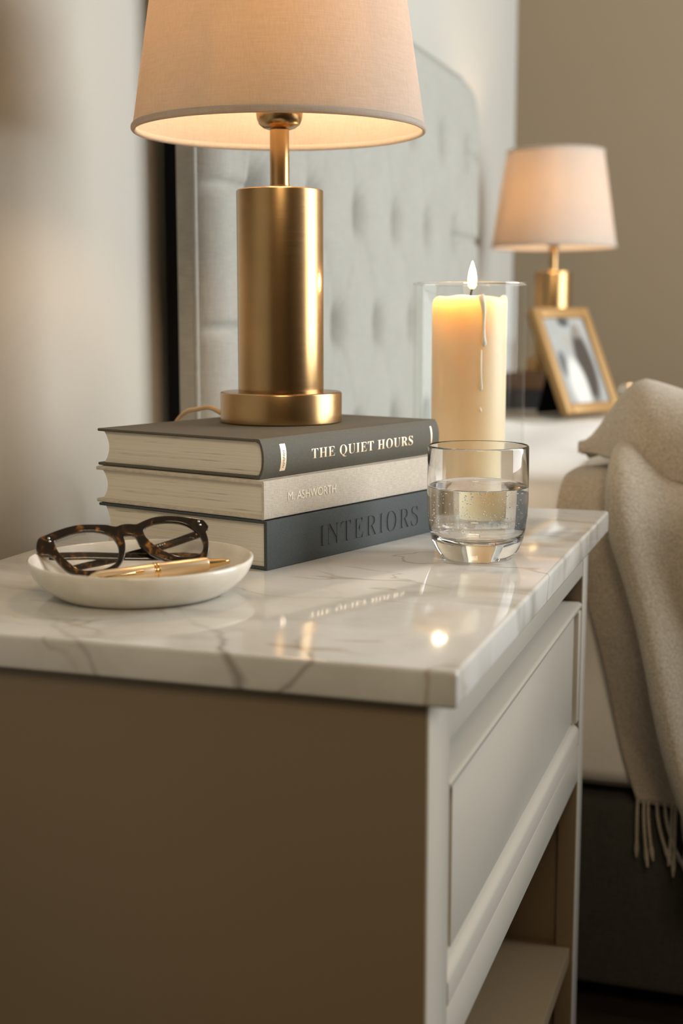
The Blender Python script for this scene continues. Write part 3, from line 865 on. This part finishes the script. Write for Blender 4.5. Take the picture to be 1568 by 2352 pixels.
# pen: axis from cap end to writing tip
pa, pb = Vector((0.1395, 0.1085, 0.6123)), Vector((0.2118, 0.1795, 0.6172))
pt = thing('ballpoint_pen', 'gold ballpoint pen lying in the dish in front of the eyeglasses', 'pen', pa)
ax = (pb - pa); PL = ax.length
pt.rotation_euler = ax.to_track_quat('Z', 'Y').to_euler()
r0 = 0.0056
G().lathe([(0, 0.0005), (0.0030, 0.0), (0.0042, 0.0015), (r0, 0.006), (r0, 0.0445), (0.0054, 0.045), (0, 0.045)], 32).build('cap', m_pengold, pt, smooth=35)
G().lathe([(0, 0.048), (0.0055, 0.048), (0.0056, 0.0485), (0.0055, 0.060), (0.0052, 0.0830), (0.0048, 0.0845), (0, 0.0845)], 32).build('barrel', m_pengold, pt, smooth=35)
for z0, z1 in ((0.0448, 0.0462), (0.0470, 0.0484)):
    G().lathe([(0, z0), (0.0058, z0), (0.0060, (z0 + z1) / 2), (0.0058, z1), (0, z1)], 32).build('ring', m_gold, pt, smooth=60)
G().lathe([(0, 0.0462), (0.0044, 0.0462), (0.0044, 0.0470), (0, 0.0470)], 24).build('ring_groove', m_gold, pt)
G().lathe([(0, 0.0843), (0.0036, 0.0843), (0.0034, 0.0875), (0.0023, PL - 0.0045), (0.0018, PL - 0.001), (0.0010, PL), (0, PL)], 24).build('tip', m_gold, pt, smooth=50)
clip_side = Vector((0, 0, 1))
q_ = pt.rotation_euler.to_quaternion().inverted()
cl = q_ @ Vector((0.64, -0.68, 0.35)).normalized(); cl.z = 0; cl.normalize()
G().tube([cl * 0.0042 + Vector((0, 0, 0.002)), cl * 0.0066 + Vector((0, 0, 0.004)), cl * 0.0064 + Vector((0, 0, 0.030)), cl * 0.0056 + Vector((0, 0, 0.036))], [0.0009, 0.0011, 0.0011, 0.0013], 10).build('clip', m_gold, pt, smooth=60)

# spectacles: outlines in millimetres in the plane of the frame (x right, y up, z towards the room)
LL = [(-51.76, 9.77), (-47.89, 11.99), (-40.35, 14.36), (-31.87, 15.42), (-23.57, 14.67), (-16.51, 12.26), (-11.72, 8.61), (-8.76, 3.07), (-7.93, -2.48), (-8.98, -8.35), (-10.89, -12.88), (-15.46, -15.85), (-21.37, -17.44), (-28.1, -17.43), (-34.7, -16.56), (-39.52, -13.86), (-43.16, -9.83), (-46.75, -5.21), (-50.21, 0.59), (-51.6, 5.5)]
RR = [(10.36, 9.51), (12.42, 12.89), (17.2, 15.21), (23.67, 15.87), (30.62, 15.37), (37.42, 13.79), (42.75, 10.92), (47.21, 6.69), (50.23, 1.55), (51.49, -4.44), (50.98, -9.44), (48.41, -13.44), (42.34, -15.2), (36.02, -14.9), (30.04, -13.2), (24.28, -9.59), (19.86, -6.0), (15.94, -2.05), (13.0, 1.88), (10.9, 5.5)]
OUT = [(-63.57, 7.69), (-61.52, 12.52), (-56.4, 14.58), (-48.34, 17.19), (-40.85, 18.98), (-32.91, 19.82), (-23.56, 18.95), (-14.77, 17.54), (-8.25, 15.4), (-3.27, 16.41), (0.97, 16.31), (5.0, 15.6), (7.6, 15.6), (11.8, 17.35), (19.09, 19.38), (27.43, 19.67), (36.21, 18.36), (44.88, 16.18), (52.23, 13.78), (54.53, 12.02), (56.6, 6.97), (54.36, 3.22), (54.67, -2.66), (54.23, -9.14), (52.16, -14.8), (48.57, -18.0), (40.82, -19.2), (31.92, -18.2), (26.97, -16.73), (20.56, -13.4), (13.68, -8.93), (9.87, -4.86), (6.78, -0.16), (5.9, 3.2), (4.6, 6.4), (2.6, 8.2), (0.17, 8.77), (-2.2, 8.4), (-3.9, 6.0), (-3.8, -0.03), (-5.21, -7.64), (-9.51, -14.25), (-15.33, -18.83), (-21.82, -20.92), (-28.57, -21.2), (-36.03, -19.8), (-41.96, -17.07), (-46.74, -13.0), (-50.6, -7.5), (-53.3, -2.6), (-57.56, -0.84), (-61.54, 0.27), (-63.68, 3.23)]
gX, gY = Vector((0.83656, 0.54328, 0.06976)), Vector((-0.3808, 0.4899, 0.7843))
gX.normalize(); gN = gX.cross(gY).normalized(); gY = gN.cross(gX).normalized()
P1 = Vector((0.1297, 0.1316, 0.6085)); gO = P1 - 0.85 * (-0.033 * gX - 0.024 * gY) + Vector((0, 0, 0.0020))
gl_ = thing('eyeglasses', 'tortoiseshell eyeglasses folded in the cream dish', 'eyeglasses', gO)
gl_.rotation_euler = Matrix((gX, gY, gN)).transposed().to_euler()
mm = lambda P: [(x / 1000, y / 1000, 0) for x, y in P]


def outline_curve(loops, extrude, bevel, name, mat, parent, z=0.0):
    cu = bpy.data.curves.new(name, 'CURVE'); cu.dimensions = '2D'; cu.fill_mode = 'BOTH'; cu.extrude = extrude; cu.bevel_depth = bevel; cu.bevel_resolution = 2
    for lp in loops:
        P = catmull([lp[-1]] + lp + [lp[0], lp[1]], 4)[4:-4]
        s_ = cu.splines.new('POLY'); s_.points.add(len(P) - 2)
        for pnt, q in zip(s_.points, P): pnt.co = (q[0], q[1], 0, 1)
        s_.use_cyclic_u = True
    o = bpy.data.objects.new(name, cu); COL.objects.link(o); bpy.context.view_layer.update()
    me = bpy.data.meshes.new_from_object(o.evaluated_get(bpy.context.evaluated_depsgraph_get()))
    bpy.data.objects.remove(o); bpy.data.curves.remove(cu)
    for v in me.vertices: v.co.z += z
    return finish(me, name, mat, parent, 40)


fr_o = outline_curve([mm(OUT), mm(LL), mm(RR)], 0.0012, 0.0006, 'frame_front', m_tort, gl_)


def grow(P, k):
    c_ = Vector((sum(p[0] for p in P) / len(P), sum(p[1] for p in P) / len(P)))
    return [((p[0] - c_.x) * k + c_.x, (p[1] - c_.y) * k + c_.y) for p in P]


outline_curve([mm(grow(LL, 1.012))], 0.0005, 0, 'lens', m_lens, gl_, -0.0002)
outline_curve([mm(grow(RR, 1.012))], 0.0005, 0, 'lens', m_lens, gl_, -0.0002)
for x, y in ((-55.1, 11.9), (-54.7, 9.4), (50.6, 12.4), (51.3, 9.6)):
    G().lathe([(0.0008, 0.0014), (0.0008, 0.0021), (0.0005, 0.0024), (0, 0.0025)], 12, (x / 1000, y / 1000)).build('rivet', m_silver, gl_)


def bar(pts, h, w, name, mat):
    """rounded flat bar: h across (in the frame plane), w thick."""
    P = [Vector(p) for p in catmull(pts, 4)]; g = G(); N = 12; v, f = [], []
    for i, p in enumerate(P):
        T = (P[min(i + 1, len(P) - 1)] - P[max(i - 1, 0)]).normalized()
        up = Vector((0, 0, 1)); sd = up.cross(T).normalized()
        q = i / (len(P) - 1); hh = h[0] + (h[1] - h[0]) * q
        for k in range(N):
            a = 2 * math.pi * k / N; ca, sa = math.cos(a), math.sin(a)
            ca = math.copysign(abs(ca) ** 0.5, ca); sa = math.copysign(abs(sa) ** 0.5, sa)
            v.append(p + sd * (hh / 2 * ca) + up * (w / 2 * sa))
    for i in range(len(P) - 1):
        for k in range(N):
            f.append((i * N + k, i * N + (k + 1) % N, (i + 1) * N + (k + 1) % N, (i + 1) * N + k))
    f += [tuple(range(N))[::-1], tuple((len(P) - 1) * N + k for k in range(N))]
    return g.add(v, f).build(name, mat, gl_, smooth=60)


mmp = lambda P: [(x / 1000, y / 1000, z / 1000) for x, y, z in P]
tl = bar(mmp([(-56.5, 1.6, -4.6), (-51, 1.2, -6.2), (-30, -0.8, -6.6), (-8, -4.2, -6.8), (17, -7.6, -7.0), (36, -9.2, -7.2), (49, -11.5, -7.6)]), (0.0062, 0.0050), 0.0026, 'temple', m_tort)
tr_ = bar(mmp([(53.5, 8.6, -8.6), (45.5, 7.0, -9.6), (23.4, 2.0, -10.4), (-4.3, -2.6, -10.6), (-18.4, -5.0, -10.4), (-31.5, -6.8, -9.6), (-43, -9.2, -8.2)]), (0.0064, 0.0046), 0.0026, 'temple', m_tort)
G().box(-0.0590, -0.0540, -0.0002, 0.0042, -0.0055, -0.0016).build('hinge', m_chrome, gl_, bevel=0.0005)
G().box(0.0480, 0.0520, 0.0060, 0.0100, -0.0085, -0.0016).build('hinge', m_chrome, gl_, bevel=0.0005)
for k in range(14):     # worn print inside the temple, not legible
    x = 0.020 + k * 0.00165
    if k in (4, 9): continue
    yy = 0.0028 + (x - 0.0234) * 0.225
    G().box(x, x + 0.0009, yy - 0.0004, yy + 0.0005 + 0.0003 * (k % 2), -0.00915, -0.00905).build('temple_print', m_emboss, tr_, smooth=0)

# ------------------------------------------------------------------ things on the far nightstand
farb = []
for i, (z0, z1, mt, ln_, w_, rz, lb) in enumerate(((0.6004, 0.6375, m_farbook, 0.20, 0.15, -1.45, 'black book under the far lamp, lower of two'), (0.6378, 0.6737, m_leather, 0.18, 0.14, -1.62, 'brown leather book directly under the far lamp'))):
    t = thing('book', lb, 'book', (0.112, 2.125, z0), rz, 'books under the far lamp')
    H = z1 - z0
    G().box(-w_ / 2, w_ / 2, -ln_ / 2, ln_ / 2, 0, 0.003).build('back_cover', mt, t, bevel=0.0008)
    G().box(-w_ / 2, w_ / 2, -ln_ / 2, ln_ / 2, H - 0.003, H).build('front_cover', mt, t, bevel=0.0008)
    G().box(w_ / 2 - 0.003, w_ / 2, -ln_ / 2, ln_ / 2, 0.003, H - 0.003).build('spine', mt, t)
    G().box(-w_ / 2 + 0.004, w_ / 2 - 0.003, -ln_ / 2 + 0.004, ln_ / 2 - 0.004, 0.003, H - 0.003).build('page_block', m_page, t)

# photo frame leaning back on its strut: local x along the width, z up the frame, -y is the front
d = Vector((0.457, 0.889, 0)).normalized()
pfr = thing('photo_frame', 'gold photo frame with a grey portrait leaning on the far nightstand', 'picture frame', (0.2335, 1.8755, 0.6065))
lean = R(24)
pfr.rotation_euler = (Matrix.Rotation(math.atan2(d.y, d.x), 3, 'Z') @ Matrix.Rotation(-lean, 3, 'X')).to_euler()
FW, FH, FB = 0.172, 0.212, 0.020
for nm_, bx in (('frame_stile', (-FW / 2, -FW / 2 + FB, 0, FH)), ('frame_stile', (FW / 2 - FB, FW / 2, 0, FH)), ('frame_rail', (-FW / 2 + FB, FW / 2 - FB, 0, FB)), ('frame_rail', (-FW / 2 + FB, FW / 2 - FB, FH - FB, FH))):
    G().box(bx[0], bx[1], -0.008, 0.010, bx[2], bx[3]).build(nm_, m_giltwood, pfr, bevel=0.003, seg=3)
ph_ = G().box(-FW / 2 + FB - 0.002, FW / 2 - FB + 0.002, -0.001, 0.001, FB - 0.002, FH - FB + 0.002).build('photograph', m_photo, pfr, smooth=0)
G().box(-FW / 2 + 0.004, FW / 2 - 0.004, 0.010, 0.014, 0.004, FH - 0.004).build('backing', m_black, pfr, bevel=0.001)
# easel strut: hinged two thirds up, foot on the table behind
foot = Vector((0, 0.013 + 0.075, 0.075 * math.tan(lean) + 0.002)); hing = Vector((0, 0.014, FH * 0.66))
g = G()
v = [(-0.03, hing.y, hing.z), (0.03, hing.y, hing.z), (0.045, foot.y, foot.z), (-0.045, foot.y, foot.z)]
g.add([(x, y, z) for x, y, z in v] + [(x, y + 0.003, z + 0.001) for x, y, z in v], [(0, 1, 2, 3), (4, 7, 6, 5), (0, 4, 5, 1), (1, 5, 6, 2), (2, 6, 7, 3), (3, 7, 4, 0)])
g.build('strut', m_black, pfr, smooth=0)

# silver box beside the frame
sb = thing('trinket_box', 'small round silver box beside the photo frame', 'box', (0.292, 2.06, 0.6003))
G().lathe([(0, 0), (0.027, 0), (0.030, 0.003), (0.030, 0.030), (0, 0.030)], 40).build('body', m_black, sb, smooth=40)
G().lathe([(0.0312, 0.0295), (0.0316, 0.032), (0.0316, 0.044), (0.029, 0.050), (0.018, 0.056), (0, 0.058)], 40).build('lid', m_silver, sb, smooth=50)
